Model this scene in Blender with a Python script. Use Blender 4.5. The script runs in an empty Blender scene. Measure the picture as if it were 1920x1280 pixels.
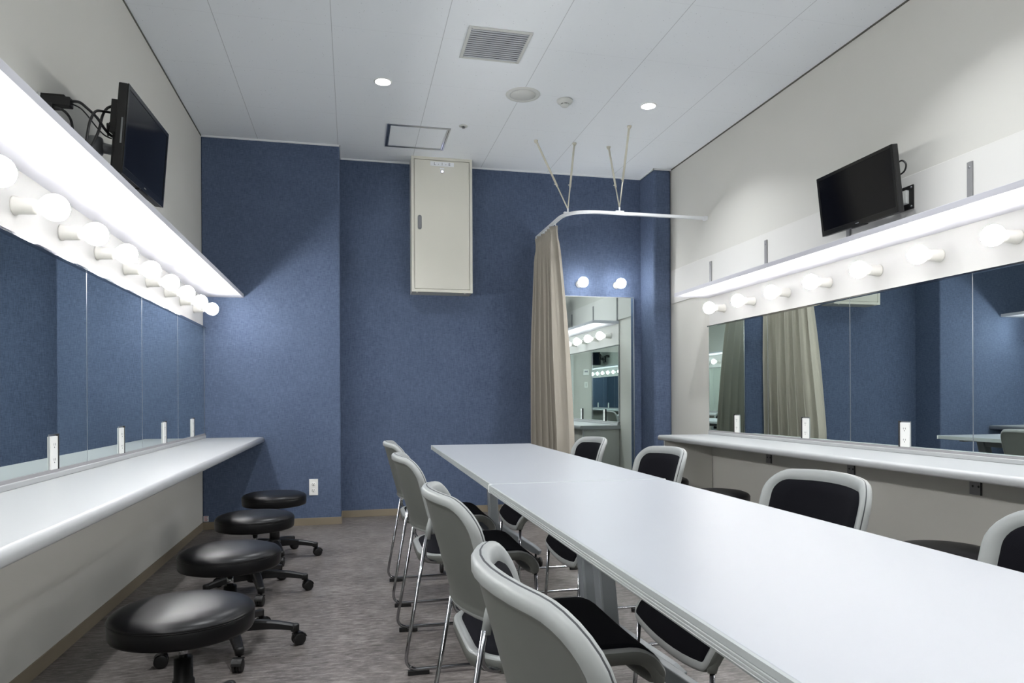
import bpy, bmesh, math, random
from mathutils import Vector, Matrix
random.seed(4)
S = bpy.context.scene
COL = S.collection
PI = math.pi

# ------------------------------------------------------------------ camera, world, exposure
cam_d = bpy.data.cameras.new('camera')
cam = bpy.data.objects.new('camera', cam_d); COL.objects.link(cam); S.camera = cam
FW = Vector((0.222114, 0.975021, -0.0000365)); RT = Vector((0.975008, -0.222111, -0.0050605)); UP = Vector((0.0049422, -0.0010884, 0.9999872))
M3 = Matrix((RT, UP, -FW)).transposed()
cam.matrix_world = Matrix.Translation((0, 0, 1.03)) @ M3.to_4x4()
cam_d.sensor_width = 36; cam_d.lens = 1317.43 / 1920 * 36
cam_d.shift_y = (746.5 - 640) / 1920; cam_d.shift_x = 0.00015
cam_d.clip_start = 0.02
S.view_settings.view_transform = 'Standard'; S.view_settings.look = 'None'
S.view_settings.gamma = 1; S.view_settings.use_curve_mapping = False
S.view_settings.exposure = 0.78
S.cycles.max_bounces = 10; S.cycles.diffuse_bounces = 5; S.cycles.glossy_bounces = 8
S.cycles.use_denoising = True
W = bpy.data.worlds.new('world'); S.world = W; W.use_nodes = True
W.node_tree.nodes['Background'].inputs[0].default_value = (0, 0, 0, 1)
BULB = 103.0        # emission of the front of the mirror globes (LED globes shine mostly forward)
BULB_BACK = 1.3    # and of their rear, toward the wall
SPOT = 7.6        # watts of one ceiling downlight

# room planes
XL, XR, XC, XP = -1.157, 2.878, -0.090, 2.705
YC, YB, YP, YN = 5.973, 6.291, 5.981, -1.30
ZC, ZK = 3.126, 0.7275
ZSB, ZST = 1.8465, 1.8765      # lamp shelf underside / top
MZ0 = 0.763                    # wall mirrors
MZT = {'left': 1.601, 'right': 1.609}
# ------------------------------------------------------------------ materials
def lin(c):
    c = c / 255
    return c / 12.92 if c <= 0.04045 else ((c + 0.055) / 1.055) ** 2.4
def rgb(r, g, b): return (lin(r), lin(g), lin(b), 1)
def mat(name, col, rough=0.5, metal=0.0, spec=0.5, coat=0.0, bump=None, var=None, emit=None, trans=0):
    """bump=(scale xyz, strength, distance); var=(scale xyz, amount)"""
    m = bpy.data.materials.new(name); m.use_nodes = True
    N, L = m.node_tree.nodes, m.node_tree.links
    p = N['Principled BSDF']
    p.inputs['Base Color'].default_value = col
    p.inputs['Roughness'].default_value = rough
    p.inputs['Metallic'].default_value = metal
    p.inputs['Specular IOR Level'].default_value = spec
    p.inputs['Coat Weight'].default_value = coat
    if emit:
        p.inputs['Emission Color'].default_value = emit[0]; p.inputs['Emission Strength'].default_value = emit[1]
    tc = N.new('ShaderNodeTexCoord')
    def noise(sc, det=3):
        mp = N.new('ShaderNodeMapping'); mp.inputs['Scale'].default_value = sc
        L.new(tc.outputs['Object'], mp.inputs[0])
        n = N.new('ShaderNodeTexNoise'); n.inputs['Scale'].default_value = 1; n.inputs['Detail'].default_value = det
        L.new(mp.outputs[0], n.inputs['Vector']); return n
    if bump:
        n = noise(bump[0]); b = N.new('ShaderNodeBump'); b.inputs['Strength'].default_value = bump[1]; b.inputs['Distance'].default_value = bump[2]
        L.new(n.outputs['Fac'], b.inputs['Height']); L.new(b.outputs[0], p.inputs['Normal'])
    if var:
        n = noise(var[0], 4)
        mr = N.new('ShaderNodeMapRange'); mr.inputs[1].default_value = 0.3; mr.inputs[2].default_value = 0.7
        mr.inputs[3].default_value = 1 - var[1]; mr.inputs[4].default_value = 1 + var[1]
        L.new(n.outputs['Fac'], mr.inputs[0])
        mx = N.new('ShaderNodeVectorMath'); mx.operation = 'SCALE'; mx.inputs[0].default_value = col[:3]
        L.new(mr.outputs[0], mx.inputs['Scale']); L.new(mx.outputs[0], p.inputs['Base Color'])
    return m

M = {}
M['white_wall'] = mat('wall_vinyl', rgb(203, 202, 196), 0.7, spec=0.25, bump=((260, 260, 90), 0.25, 0.0006))
M['low_wall'] = M['white_wall']
M['panel'] = mat('backing_board', rgb(212, 211, 207), 0.6, spec=0.3, bump=((300, 300, 300), 0.1, 0.0003))
M['board'] = mat('lamp_board', rgb(205, 205, 202), 0.55, spec=0.3)
M['laminate'] = mat('white_laminate', rgb(172, 174, 175), 0.42, spec=0.4)
M['shelf'] = mat('shelf_laminate', rgb(196, 196, 203), 0.5, spec=0.3)
M['table'] = mat('table_laminate', rgb(153, 157, 163), 0.40, spec=0.45, bump=((700, 700, 700), 0.05, 0.0002))
M['table_edge'] = mat('table_edge_band', rgb(160, 165, 165), 0.45)
M['table_leg'] = mat('table_leg_paint', rgb(118, 123, 127), 0.4)
M['base'] = mat('baseboard_vinyl', rgb(133, 122, 104), 0.55)
M['trim'] = mat('ceiling_trim', rgb(225, 228, 230), 0.5)
M['gap'] = mat('shadow_gap', rgb(90, 90, 84), 0.8)
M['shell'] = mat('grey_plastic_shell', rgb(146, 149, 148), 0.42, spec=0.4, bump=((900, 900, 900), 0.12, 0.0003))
M['shell_shaded'] = mat('darker_shaded_grey_plastic', rgb(96, 98, 94), 0.5, spec=0.3, bump=((900, 900, 900), 0.12, 0.0003))  # darker grey backrest rear; seat sides and underside have shade painted in
M['seam'] = mat('dark_seam', rgb(50, 52, 56), 0.6)
M['fabric'] = mat('black_fabric', rgb(17, 17, 22), 0.95, spec=0.1, bump=((700, 700, 700), 0.4, 0.0008))
M['chrome'] = mat('chrome', rgb(165, 166, 170), 0.10, metal=1)
M['steel'] = mat('brushed_steel', rgb(150, 150, 154), 0.35, metal=1)
M['channel'] = mat('painted_channel', rgb(150, 149, 151), 0.4)
M['alu'] = mat('aluminium', rgb(190, 192, 196), 0.3, metal=1)
M['dark_steel'] = mat('grey_bracket_steel', rgb(140, 140, 141), 0.45, metal=0.1)
M['blk'] = mat('black_plastic', rgb(20, 20, 21), 0.45)
M['blk_gloss'] = mat('glossy_black_plastic', rgb(9, 9, 11), 0.16)
M['screen'] = mat('screen_glass', rgb(6, 6, 11), 0.10, spec=0.22)
M['leather'] = mat('black_vinyl_leather', rgb(15, 15, 17), 0.36, spec=0.28, bump=((160, 160, 160), 0.12, 0.0006))
M['mirror'] = mat('mirror_glass', (0.72, 0.80, 0.785, 1), 0.0, metal=1)
M['socket'] = mat('lamp_socket_plastic', rgb(222, 221, 214), 0.5)
M['plate'] = mat('outlet_plastic', rgb(236, 236, 233), 0.4)
M['slot'] = mat('dark_slot', rgb(40, 40, 42), 0.6)
M['cabinet'] = mat('cabinet_paint', rgb(208, 207, 197), 0.4, spec=0.4)
M['handle'] = mat('handle_metal', rgb(140, 143, 146), 0.3, metal=0.8)
M['ink'] = mat('print_ink', rgb(96, 98, 100), 0.7)
M['label'] = mat('paper_label', rgb(225, 228, 232), 0.6)
M['red'] = mat('red_print', rgb(170, 60, 60), 0.6)
M['curtain'] = mat('beige_curtain_cloth', rgb(167, 161, 150), 0.9, spec=0.1, bump=((900, 900, 250), 0.3, 0.0006))
M['rail'] = mat('white_rail', rgb(226, 228, 230), 0.35)
M['strut'] = mat('cream_strut', rgb(208, 205, 190), 0.4)
M['offwhite'] = mat('offwhite_plastic', rgb(206, 208, 204), 0.5)
M['grille'] = mat('grille_paint', rgb(196, 200, 204), 0.5)
M['mesh'] = mat('speaker_mesh', rgb(212, 214, 210), 0.8, bump=((500, 500, 500), 0.4, 0.001))
M['cavity'] = mat('dark_cavity', rgb(84, 88, 98), 0.8)
M['door'] = mat('door_paint', rgb(205, 205, 200), 0.5)
M['arm'] = mat('mount_grey', rgb(128, 130, 132), 0.35, metal=0.4)

def emis(name, col, st):
    m = bpy.data.materials.new(name); m.use_nodes = True
    N, L = m.node_tree.nodes, m.node_tree.links
    for n in list(N): N.remove(n)
    e = N.new('ShaderNodeEmission'); e.inputs[0].default_value = col; e.inputs[1].default_value = st
    o = N.new('ShaderNodeOutputMaterial'); L.new(e.outputs[0], o.inputs[0]); return m
def globe_mat(name, col, front, back):
    m = emis(name, col, 1); N, L = m.node_tree.nodes, m.node_tree.links
    e = [n for n in N if n.type == 'EMISSION'][0]
    tc = N.new('ShaderNodeTexCoord'); sp = N.new('ShaderNodeSeparateXYZ'); L.new(tc.outputs['Object'], sp.inputs[0])
    mr = N.new('ShaderNodeMapRange'); mr.interpolation_type = 'SMOOTHSTEP'
    mr.inputs[1].default_value = 0.125; mr.inputs[2].default_value = 0.165; mr.inputs[3].default_value = back; mr.inputs[4].default_value = front
    L.new(sp.outputs[0], mr.inputs[0]); L.new(mr.outputs[0], e.inputs[1]); return m
M['bulb'] = globe_mat('lit_globe', (1.0, 0.985, 0.97, 1), BULB, BULB_BACK)
M['bulb_niche'] = globe_mat('lit_globe_niche', (0.97, 0.985, 1.0, 1), BULB * 0.5, 22)
M['downlight'] = emis('downlight_lens', (0.97, 0.98, 1.0, 1), 22)
M['led'] = emis('blue_led', (0.55, 0.6, 1.0, 1), 9)

def fabric_wall():
    m = bpy.data.materials.new('blue_woven_wallcovering'); m.use_nodes = True
    N, L = m.node_tree.nodes, m.node_tree.links
    p = N['Principled BSDF']; p.inputs['Roughness'].default_value = 0.85; p.inputs['Specular IOR Level'].default_value = 0.15
    tc = N.new('ShaderNodeTexCoord')
    def noise(sc, det=2):
        mp = N.new('ShaderNodeMapping'); mp.inputs['Scale'].default_value = sc; L.new(tc.outputs['Object'], mp.inputs[0])
        n = N.new('ShaderNodeTexNoise'); n.inputs['Scale'].default_value = 1; n.inputs['Detail'].default_value = det
        L.new(mp.outputs[0], n.inputs['Vector']); return n.outputs['Fac']
    a = noise((30, 30, 330)); b = noise((300, 300, 22)); c = noise((4, 4, 4), 3)
    s = N.new('ShaderNodeMath'); s.operation = 'ADD'; L.new(a, s.inputs[0]); L.new(b, s.inputs[1])
    t = N.new('ShaderNodeMath'); t.operation = 'MULTIPLY_ADD'; L.new(c, t.inputs[0]); t.inputs[1].default_value = 0.25; L.new(s.outputs[0], t.inputs[2])
    cr = N.new('ShaderNodeValToRGB'); e = cr.color_ramp.elements
    e[0].position = 0.42; e[0].color = rgb(67, 79, 102); e[1].position = 0.86; e[1].color = rgb(101, 115, 141)
    mr = N.new('ShaderNodeMapRange'); mr.inputs[1].default_value = 0.0; mr.inputs[2].default_value = 1.8; L.new(t.outputs[0], mr.inputs[0])
    L.new(mr.outputs[0], cr.inputs[0]); L.new(cr.outputs[0], p.inputs['Base Color'])
    bp = N.new('ShaderNodeBump'); bp.inputs['Strength'].default_value = 0.35; bp.inputs['Distance'].default_value = 0.0008
    L.new(s.outputs[0], bp.inputs['Height']); L.new(bp.outputs[0], p.inputs['Normal'])
    return m
M['blue'] = fabric_wall()

def floor_mat():
    m = bpy.data.materials.new('mottled_sheet_floor'); m.use_nodes = True
    N, L = m.node_tree.nodes, m.node_tree.links
    p = N['Principled BSDF']; p.inputs['Roughness'].default_value = 0.42; p.inputs['Specular IOR Level'].default_value = 0.35
    tc = N.new('ShaderNodeTexCoord')
    def noise(sc, det, rough=0.6):
        mp = N.new('ShaderNodeMapping'); mp.inputs['Scale'].default_value = sc; L.new(tc.outputs['Object'], mp.inputs[0])
        n = N.new('ShaderNodeTexNoise'); n.inputs['Scale'].default_value = 1; n.inputs['Detail'].default_value = det; n.inputs['Roughness'].default_value = rough
        L.new(mp.outputs[0], n.inputs['Vector']); return n.outputs['Fac']
    a = noise((16, 60, 1), 8, 0.72); b = noise((2.5, 4, 1), 4)
    s = N.new('ShaderNodeMath'); s.operation = 'MULTIPLY_ADD'; L.new(b, s.inputs[0]); s.inputs[1].default_value = 0.3; L.new(a, s.inputs[2])
    cr = N.new('ShaderNodeValToRGB'); E = cr.color_ramp.elements
    E[0].position = 0.52; E[0].color = rgb(80, 75, 72); E[1].position = 0.80; E[1].color = rgb(141, 136, 132)
    k = E.new(0.66); k.color = rgb(111, 105, 102)
    L.new(s.outputs[0], cr.inputs[0])
    # pale flecks
    f = noise((45, 130, 1), 2); fr = N.new('ShaderNodeValToRGB'); F = fr.color_ramp.elements
    F[0].position = 0.66; F[0].color = (0, 0, 0, 1); F[1].position = 0.74; F[1].color = (1, 1, 1, 1); L.new(f, fr.inputs[0])
    mx = N.new('ShaderNodeMix'); mx.data_type = 'RGBA'; L.new(fr.outputs[0], mx.inputs[0]); L.new(cr.outputs[0], mx.inputs[6]); mx.inputs[7].default_value = rgb(160, 155, 150)
    # tile joints
    sp = N.new('ShaderNodeSeparateXYZ'); L.new(tc.outputs['Object'], sp.inputs[0])
    def line(sock, off, pitch, w):
        a_ = N.new('ShaderNodeMath'); a_.operation = 'SUBTRACT'; L.new(sock, a_.inputs[0]); a_.inputs[1].default_value = off - pitch * 50
        b_ = N.new('ShaderNodeMath'); b_.operation = 'MODULO'; L.new(a_.outputs[0], b_.inputs[0]); b_.inputs[1].default_value = pitch
        c_ = N.new('ShaderNodeMath'); c_.operation = 'LESS_THAN'; L.new(b_.outputs[0], c_.inputs[0]); c_.inputs[1].default_value = w
        return c_.outputs[0]
    l1 = line(sp.outputs[1], 2.86, 0.914, 0.003)
    mx2 = N.new('ShaderNodeMix'); mx2.data_type = 'RGBA'; mx2.inputs[7].default_value = rgb(140, 134, 132)
    L.new(l1, mx2.inputs[0]); L.new(mx.outputs[2], mx2.inputs[6])
    L.new(mx2.outputs[2], p.inputs['Base Color'])
    bp = N.new('ShaderNodeBump'); bp.inputs['Strength'].default_value = 0.15; bp.inputs['Distance'].default_value = 0.001
    L.new(s.outputs[0], bp.inputs['Height']); L.new(bp.outputs[0], p.inputs['Normal'])
    return m
M['floor'] = floor_mat()

def ceil_mat():
    m = bpy.data.materials.new('pinhole_ceiling_board'); m.use_nodes = True
    N, L = m.node_tree.nodes, m.node_tree.links
    p = N['Principled BSDF']; p.inputs['Roughness'].default_value = 0.85; p.inputs['Specular IOR Level'].default_value = 0.2
    tc = N.new('ShaderNodeTexCoord'); sp = N.new('ShaderNodeSeparateXYZ'); L.new(tc.outputs['Object'], sp.inputs[0])
    def line(sock, off, pitch, w, amt):
        a_ = N.new('ShaderNodeMath'); a_.operation = 'SUBTRACT'; L.new(sock, a_.inputs[0]); a_.inputs[1].default_value = off - pitch * 50 - w / 2
        b_ = N.new('ShaderNodeMath'); b_.operation = 'MODULO'; L.new(a_.outputs[0], b_.inputs[0]); b_.inputs[1].default_value = pitch
        c_ = N.new('ShaderNodeMath'); c_.operation = 'LESS_THAN'; L.new(b_.outputs[0], c_.inputs[0]); c_.inputs[1].default_value = w
        d_ = N.new('ShaderNodeMath'); d_.operation = 'MULTIPLY'; L.new(c_.outputs[0], d_.inputs[0]); d_.inputs[1].default_value = amt
        return d_.outputs[0]
    lx = line(sp.outputs[0], 0.526, 0.627, 0.0035, 0.42); ly = line(sp.outputs[1], 4.068, 0.6245, 0.003, 0.10)
    mxm = N.new('ShaderNodeMath'); mxm.operation = 'MAXIMUM'; L.new(lx, mxm.inputs[0]); L.new(ly, mxm.inputs[1])
    v = N.new('ShaderNodeTexVoronoi'); v.inputs['Scale'].default_value = 42; v.inputs['Randomness'].default_value = 1; L.new(tc.outputs['Object'], v.inputs['Vector'])
    lt = N.new('ShaderNodeMath'); lt.operation = 'LESS_THAN'; L.new(v.outputs['Distance'], lt.inputs[0]); lt.inputs[1].default_value = 0.085
    gate = N.new('ShaderNodeSeparateColor'); L.new(v.outputs['Color'], gate.inputs[0])
    g2 = N.new('ShaderNodeMath'); g2.operation = 'LESS_THAN'; L.new(gate.outputs[0], g2.inputs[0]); g2.inputs[1].default_value = 0.55
    dm = N.new('ShaderNodeMath'); dm.operation = 'MULTIPLY'; L.new(lt.outputs[0], dm.inputs[0]); L.new(g2.outputs[0], dm.inputs[1])
    d3 = N.new('ShaderNodeMath'); d3.operation = 'MULTIPLY'; L.new(dm.outputs[0], d3.inputs[0]); d3.inputs[1].default_value = 0.5
    m2 = N.new('ShaderNodeMath'); m2.operation = 'MAXIMUM'; L.new(mxm.outputs[0], m2.inputs[0]); L.new(d3.outputs[0], m2.inputs[1])
    mx = N.new('ShaderNodeMix'); mx.data_type = 'RGBA'; mx.inputs[6].default_value = rgb(238, 242, 245); mx.inputs[7].default_value = rgb(90, 92, 94)
    L.new(m2.outputs[0], mx.inputs[0]); L.new(mx.outputs[2], p.inputs['Base Color'])
    return m
M['ceiling'] = ceil_mat()

# ------------------------------------------------------------------ mesh helpers
def box(bm, x0, x1, y0, y1, z0, z1, mi=0):
    vs = [bm.verts.new((x, y, z)) for x in (x0, x1) for y in (y0, y1) for z in (z0, z1)]
    for f in ((0, 1, 3, 2), (4, 6, 7, 5), (0, 4, 5, 1), (2, 3, 7, 6), (0, 2, 6, 4), (1, 5, 7, 3)):
        bm.faces.new([vs[i] for i in f]).material_index = mi
    return vs
def obox(bm, c, ax, ay, az, hx, hy, hz, mi=0):
    c = Vector(c); vs = []
    for sx in (-1, 1):
        for sy in (-1, 1):
            for sz in (-1, 1): vs.append(bm.verts.new(c + ax * hx * sx + ay * hy * sy + az * hz * sz))
    for f in ((0, 1, 3, 2), (4, 6, 7, 5), (0, 4, 5, 1), (2, 3, 7, 6), (0, 2, 6, 4), (1, 5, 7, 3)):
        bm.faces.new([vs[i] for i in f]).material_index = mi
def tube(bm, pts, r, n=10, mi=0, cap=True):
    pts = [Vector(p) for p in pts]; rs = r if isinstance(r, (list, tuple)) else [r] * len(pts)
    rings = []; prev = None
    for i, p in enumerate(pts):
        t = (pts[min(i + 1, len(pts) - 1)] - pts[max(i - 1, 0)]).normalized()
        if prev is None:
            a = Vector((0, 0, 1)) if abs(t.z) < 0.9 else Vector((1, 0, 0)); u = t.cross(a).normalized()
        else: u = (prev - t * prev.dot(t)).normalized()
        prev = u; v = t.cross(u)
        rings.append([bm.verts.new(p + (u * math.cos(2 * PI * k / n) + v * math.sin(2 * PI * k / n)) * rs[i]) for k in range(n)])
    for a, b in zip(rings, rings[1:]):
        for k in range(n):
            f = bm.faces.new((a[k], a[(k + 1) % n], b[(k + 1) % n], b[k])); f.material_index = mi; f.smooth = True
    if cap:
        bm.faces.new(rings[0][::-1]).material_index = mi; bm.faces.new(rings[-1]).material_index = mi
def fillet(pts, rad, n=6):
    """polyline with rounded corners; rad = number or list per inner point"""
    pts = [Vector(p) for p in pts]; out = [pts[0]]
    for i in range(1, len(pts) - 1):
        r = rad[i - 1] if isinstance(rad, (list, tuple)) else rad
        a, b, c = pts[i - 1], pts[i], pts[i + 1]; d1 = (a - b).normalized(); d2 = (c - b).normalized()
        rr = min(r, (a - b).length * 0.49, (c - b).length * 0.49); p0 = b + d1 * rr; p1 = b + d2 * rr
        for k in range(n + 1):
            t = k / n; out.append(p0 * (1 - t) ** 2 + b * 2 * t * (1 - t) + p1 * t * t)
    out.append(pts[-1]); return out
def spline(pts, n=8):
    pts = [Vector(p) for p in pts]; P = [pts[0]] + pts + [pts[-1]]; out = []
    for i in range(1, len(P) - 2):
        a, b, c, d = P[i - 1], P[i], P[i + 1], P[i + 2]
        for k in range(n):
            t = k / n; out.append(0.5 * ((2 * b) + (c - a) * t + (2 * a - 5 * b + 4 * c - d) * t * t + (3 * b - a - 3 * c + d) * t ** 3))
    out.append(pts[-1]); return out
def lathe(bm, prof, n=32, o=(0, 0, 0), axis='z', mi=0, mis=None, smooth=True):
    o = Vector(o); rings = []
    for r, h in prof:
        ring = []
        if r < 1e-6:
            q = {'z': Vector((0, 0, h)), 'x': Vector((h, 0, 0)), 'y': Vector((0, h, 0))}[axis]; ring = [bm.verts.new(o + q)]
        else:
            for k in range(n):
                c, s = r * math.cos(2 * PI * k / n), r * math.sin(2 * PI * k / n)
                q = {'z': Vector((c, s, h)), 'x': Vector((h, c, s)), 'y': Vector((s, h, c))}[axis]; ring.append(bm.verts.new(o + q))
        rings.append(ring)
    for i, (a, b) in enumerate(zip(rings, rings[1:])):
        m_ = mis[i] if mis else mi
        for k in range(n):
            A = [a[0]] if len(a) == 1 else [a[k], a[(k + 1) % n]]; B = [b[0]] if len(b) == 1 else [b[(k + 1) % n], b[k]]
            if len(A) + len(B) < 3: break
            f = bm.faces.new(A + B); f.material_index = m_; f.smooth = smooth
def obj(name, bm, mats, parent=None, bevel=0, seg=2, smooth=None, loc=None):
    bmesh.ops.recalc_face_normals(bm, faces=bm.faces)
    me = bpy.data.meshes.new(name); bm.to_mesh(me); bm.free()
    for m in (mats if isinstance(mats, list) else [mats]): me.materials.append(m)
    o = bpy.data.objects.new(name, me); COL.objects.link(o)
    if parent: o.parent = parent
    if loc: o.location = loc
    if bevel:
        b = o.modifiers.new('bevel', 'BEVEL'); b.width = bevel; b.segments = seg; b.limit_method = 'ANGLE'; b.angle_limit = 0.6
        b.harden_normals = False
    if smooth:
        for p in me.polygons: p.use_smooth = True
    return o
def B(): return bmesh.new()
def tag(o, label, cat, group=None):
    o['label'] = label; o['category'] = cat
    if group: o['group'] = group
    return o
def thing(name, label, cat, loc=(0, 0, 0), rz=0, group=None):
    o = bpy.data.objects.new(name, None); COL.objects.link(o); o.empty_display_size = 0.1
    o.location = loc; o.rotation_euler = (0, 0, rz); return tag(o, label, cat, group)
def struct(name, bm, m, bevel=0, seg=3):
    o = obj(name, bm, m, bevel=bevel, seg=seg); o['kind'] = 'structure'; return o
def simple(name, b6, m, parent=None, bevel=0, seg=2):
    bm = B(); box(bm, *b6); return obj(name, bm, m, parent, bevel, seg)
def sstruct(name, b6, m, bevel=0, seg=3):
    bm = B(); box(bm, *b6); return struct(name, bm, m, bevel, seg)
def dup(root, loc, rz=None, label=None):
    r = root.copy(); COL.objects.link(r); r.location = loc
    if rz is not None: r.rotation_euler = (0, 0, rz)
    if label: r['label'] = label
    for ch in list(root.children):
        c = ch.copy(); COL.objects.link(c); c.parent = r
        for g in list(ch.children):
            d = g.copy(); COL.objects.link(d); d.parent = c
    return r

# ------------------------------------------------------------------ room shell
sstruct('floor', (XL - 0.1, XR + 0.1, YN - 0.1, YB + 0.1, -0.06, 0), M['floor'])
sstruct('ceiling', (XL - 0.1, XR + 0.1, YN - 0.1, YB + 0.1, ZC, ZC + 0.06), M['ceiling'])
sstruct('wall_left', (XL - 0.1, XL, YN - 0.1, YB + 0.1, 0, ZC), M['white_wall'])
sstruct('wall_right', (XR, XR + 0.1, YN - 0.1, YB + 0.1, 0, ZC), M['white_wall'])
sstruct('wall_back', (XC - 0.03, XP + 0.03, YB, YB + 0.1, 0, ZC), M['blue'])
sstruct('wall_back_left', (XL, XC, YC, YB + 0.1, 0, ZC), M['blue'], bevel=0.012)
sstruct('wall_back_right', (XP, XR, YP, YB + 0.1, 0, ZC), M['blue'], bevel=0.03, seg=5)
sstruct('wall_near', (XL, XR, YN - 0.1, YN, 0, ZC), M['white_wall'])
n = 0
for b6 in ((XL, XC, YC - 0.006, YC, 0, 0.06), (XC, XC + 0.006, YC - 0.006, YB, 0, 0.06), (XC, XP, YB - 0.006, YB, 0, 0.06),
           (XP - 0.006, XP, YP, YB, 0, 0.06), (XP, XR, YP - 0.006, YP, 0, 0.06)):
    n += 1; sstruct('baseboard_back' if n == 1 else 'baseboard_back.%03d' % (n - 1), b6, M['base'], bevel=0.002)
sstruct('baseboard_left', (XL, XL + 0.006, YN, YC - 0.006, 0, 0.06), M['base'], bevel=0.002)
sstruct('baseboard_right', (XR - 0.006, XR, YN, YP - 0.006, 0, 0.06), M['base'], bevel=0.002)
n = 0
for b6 in ((XL, XC + 0.008, YC - 0.008, YC, ZC - 0.013, ZC), (XC, XC + 0.008, YC - 0.008, YB, ZC - 0.013, ZC), (XC, XP, YB - 0.008, YB, ZC - 0.013, ZC),
           (XP - 0.008, XP, YP - 0.008, YB, ZC - 0.013, ZC), (XP - 0.008, XR, YP - 0.008, YP, ZC - 0.013, ZC)):
    n += 1; sstruct('trim_%d' % n, b6, M['trim'])
sstruct('trim_6', (XL, XL + 0.005, YN, YC, ZC - 0.009, ZC), M['gap'])
sstruct('trim_7', (XR - 0.005, XR, YN, YP, ZC - 0.009, ZC), M['gap'])
# near wall (behind the photographer, seen in the mirrors): door and dressing mirror
dr = B(); box(dr, 1.33, 2.13, YN, YN + 0.03, 0, 2.1)
d = struct('door_1', dr, M['door'], bevel=0.003)
bm = B(); tube(bm, fillet([(1.42, YN + 0.03, 1.0), (1.42, YN + 0.08, 1.0), (1.54, YN + 0.08, 1.0)], 0.02), 0.009)
obj('door_handle', bm, M['steel'], d)
bm = B(); box(bm, 1.27, 1.33, YN, YN + 0.045, 0, 2.16); box(bm, 2.13, 2.19, YN, YN + 0.045, 0, 2.16); box(bm, 1.33, 2.13, YN, YN + 0.045, 2.1, 2.16)
struct('trim_8', bm, M['offwhite'])
t = thing('dressing_mirror', 'tall frameless mirror by the door on the wall behind the viewer, seen only in reflections', 'mirror', (0.5, YN, 0))
simple('mirror_glass', (-0.34, 0.36, 0, 0.012, 0.3, 1.98), M['mirror'], t)
simple('metal_edge', (0.36, 0.366, 0, 0.016, 0.3, 1.98), M['alu'], t)
t = thing('intercom_panel', 'small square control panel above the light switch, reflected in the tall mirror', 'control panel', (0.99, YN, 1.56))
simple('panel_plate', (-0.06, 0.06, 0, 0.012, -0.06, 0.06), M['plate'], t, 0.003)
simple('panel_display', (-0.035, 0.035, 0.012, 0.014, 0.0, 0.035), M['handle'], t)
t = thing('light_switch', 'white rocker light switch below the square control panel, reflected in the tall mirror', 'light switch', (0.99, YN, 1.30))
simple('switch_plate', (-0.035, 0.035, 0, 0.008, -0.06, 0.06), M['plate'], t, 0.003)
simple('switch_rocker', (-0.015, 0.015, 0.008, 0.012, -0.035, 0.035), M['offwhite'], t, 0.002)
# upper backing panel on the right wall
sstruct('wall_right_panel', (XR - 0.012, XR, YN, YC + 0.003, 1.888, 2.19), M['panel'], bevel=0.0015)

# ------------------------------------------------------------------ counters, shelves, lamp boards
def counter(side):
    s = 1 if side == 'left' else -1
    xw = XL if s > 0 else XR
    y1 = YC if s > 0 else 5.279
    lab = ('long white makeup counter with rounded front edge running along the left wall' if s > 0 else
           'white makeup counter along the right wall, ending short of the back wall')
    t = thing('makeup_counter', lab, 'counter', (xw, 0, 0))
    xf = s * 0.4677
    bm = B()
    # rounded-nose worktop profile extruded in y
    R = 0.020; th = 0.040
    prof = [(s * 0.001, ZK), (xf - s * R, ZK)]
    for k in range(1, 8):
        a = PI / 2 * (1 - k / 7.0); prof.append((xf - s * R + s * R * math.cos(a), ZK - R + R * math.sin(a)))
    for k in range(1, 6):
        a = -PI / 2 * (k / 5.0); prof.append((xf - s * 0.012 + s * 0.012 * math.cos(a), ZK - th + 0.012 + 0.012 * math.sin(a)))
    prof.append((s * 0.001, ZK - th))
    A = [bm.verts.new((x, YN + 0.001, z)) for x, z in prof]; Bv = [bm.verts.new((x, y1, z)) for x, z in prof]
    for k in range(len(prof)):
        f = bm.faces.new((A[k], A[(k + 1) % len(prof)], Bv[(k + 1) % len(prof)], Bv[k]))
        if 1 <= k < len(prof) - 2: f.smooth = True
    bm.faces.new(A); bm.faces.new(Bv[::-1])
    obj('worktop', bm, M['laminate'], t)
    simple('backsplash', (min(s * 0.001, s * 0.03), max(s * 0.001, s * 0.03), YN + 0.001, y1 - (0.0 if s > 0 else 0.018), ZK, ZK + 0.022), M['laminate'], t, 0.003)
    if s < 0:
        simple('end_panel', (-0.418, -0.008, 5.235, 5.26, 0.0, ZK - th), M['white_wall'], t, 0.001)
        simple('panel_edge', (-0.424, -0.418, 5.235, 5.26, 0.0, ZK - th), M['laminate'], t)
    return t
counter('left'); counter('right')
def lamp_shelf(side):
    s = 1 if side == 'left' else -1
    xw = XL if s > 0 else XR
    y1 = YC if s > 0 else 5.279
    lab = ('white shelf over the row of globe lamps on the left wall' if s > 0 else 'white shelf over the row of globe lamps on the right wall, under the brackets')
    t = thing('lamp_shelf', lab, 'shelf', (xw, 0, 0))
    a, b = (0.0, 0.316) if s > 0 else (-0.316, -0.012)
    simple('shelf_board', (a, b, YN + 0.001, y1, ZSB, ZST), M['shelf'], t, 0.0015)
    return t
lamp_shelf('left'); lamp_shelf('right')
o = simple('lamp_backing_board', (XL + 0.001, XL + 0.010, YN + 0.001, YC - 0.001, MZT['left'] + 0.006, ZSB), M['board'])
tag(o, 'white backing board behind the globe lamps on the left wall, under the shelf', 'backing board')
o = simple('lamp_backing_board', (XR - 0.012, XR - 0.001, YN + 0.001, 5.264, MZT['right'] + 0.006, ZSB), M['board'])
tag(o, 'white backing board behind the globe lamps on the right wall, under the shelf', 'backing board')

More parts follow.
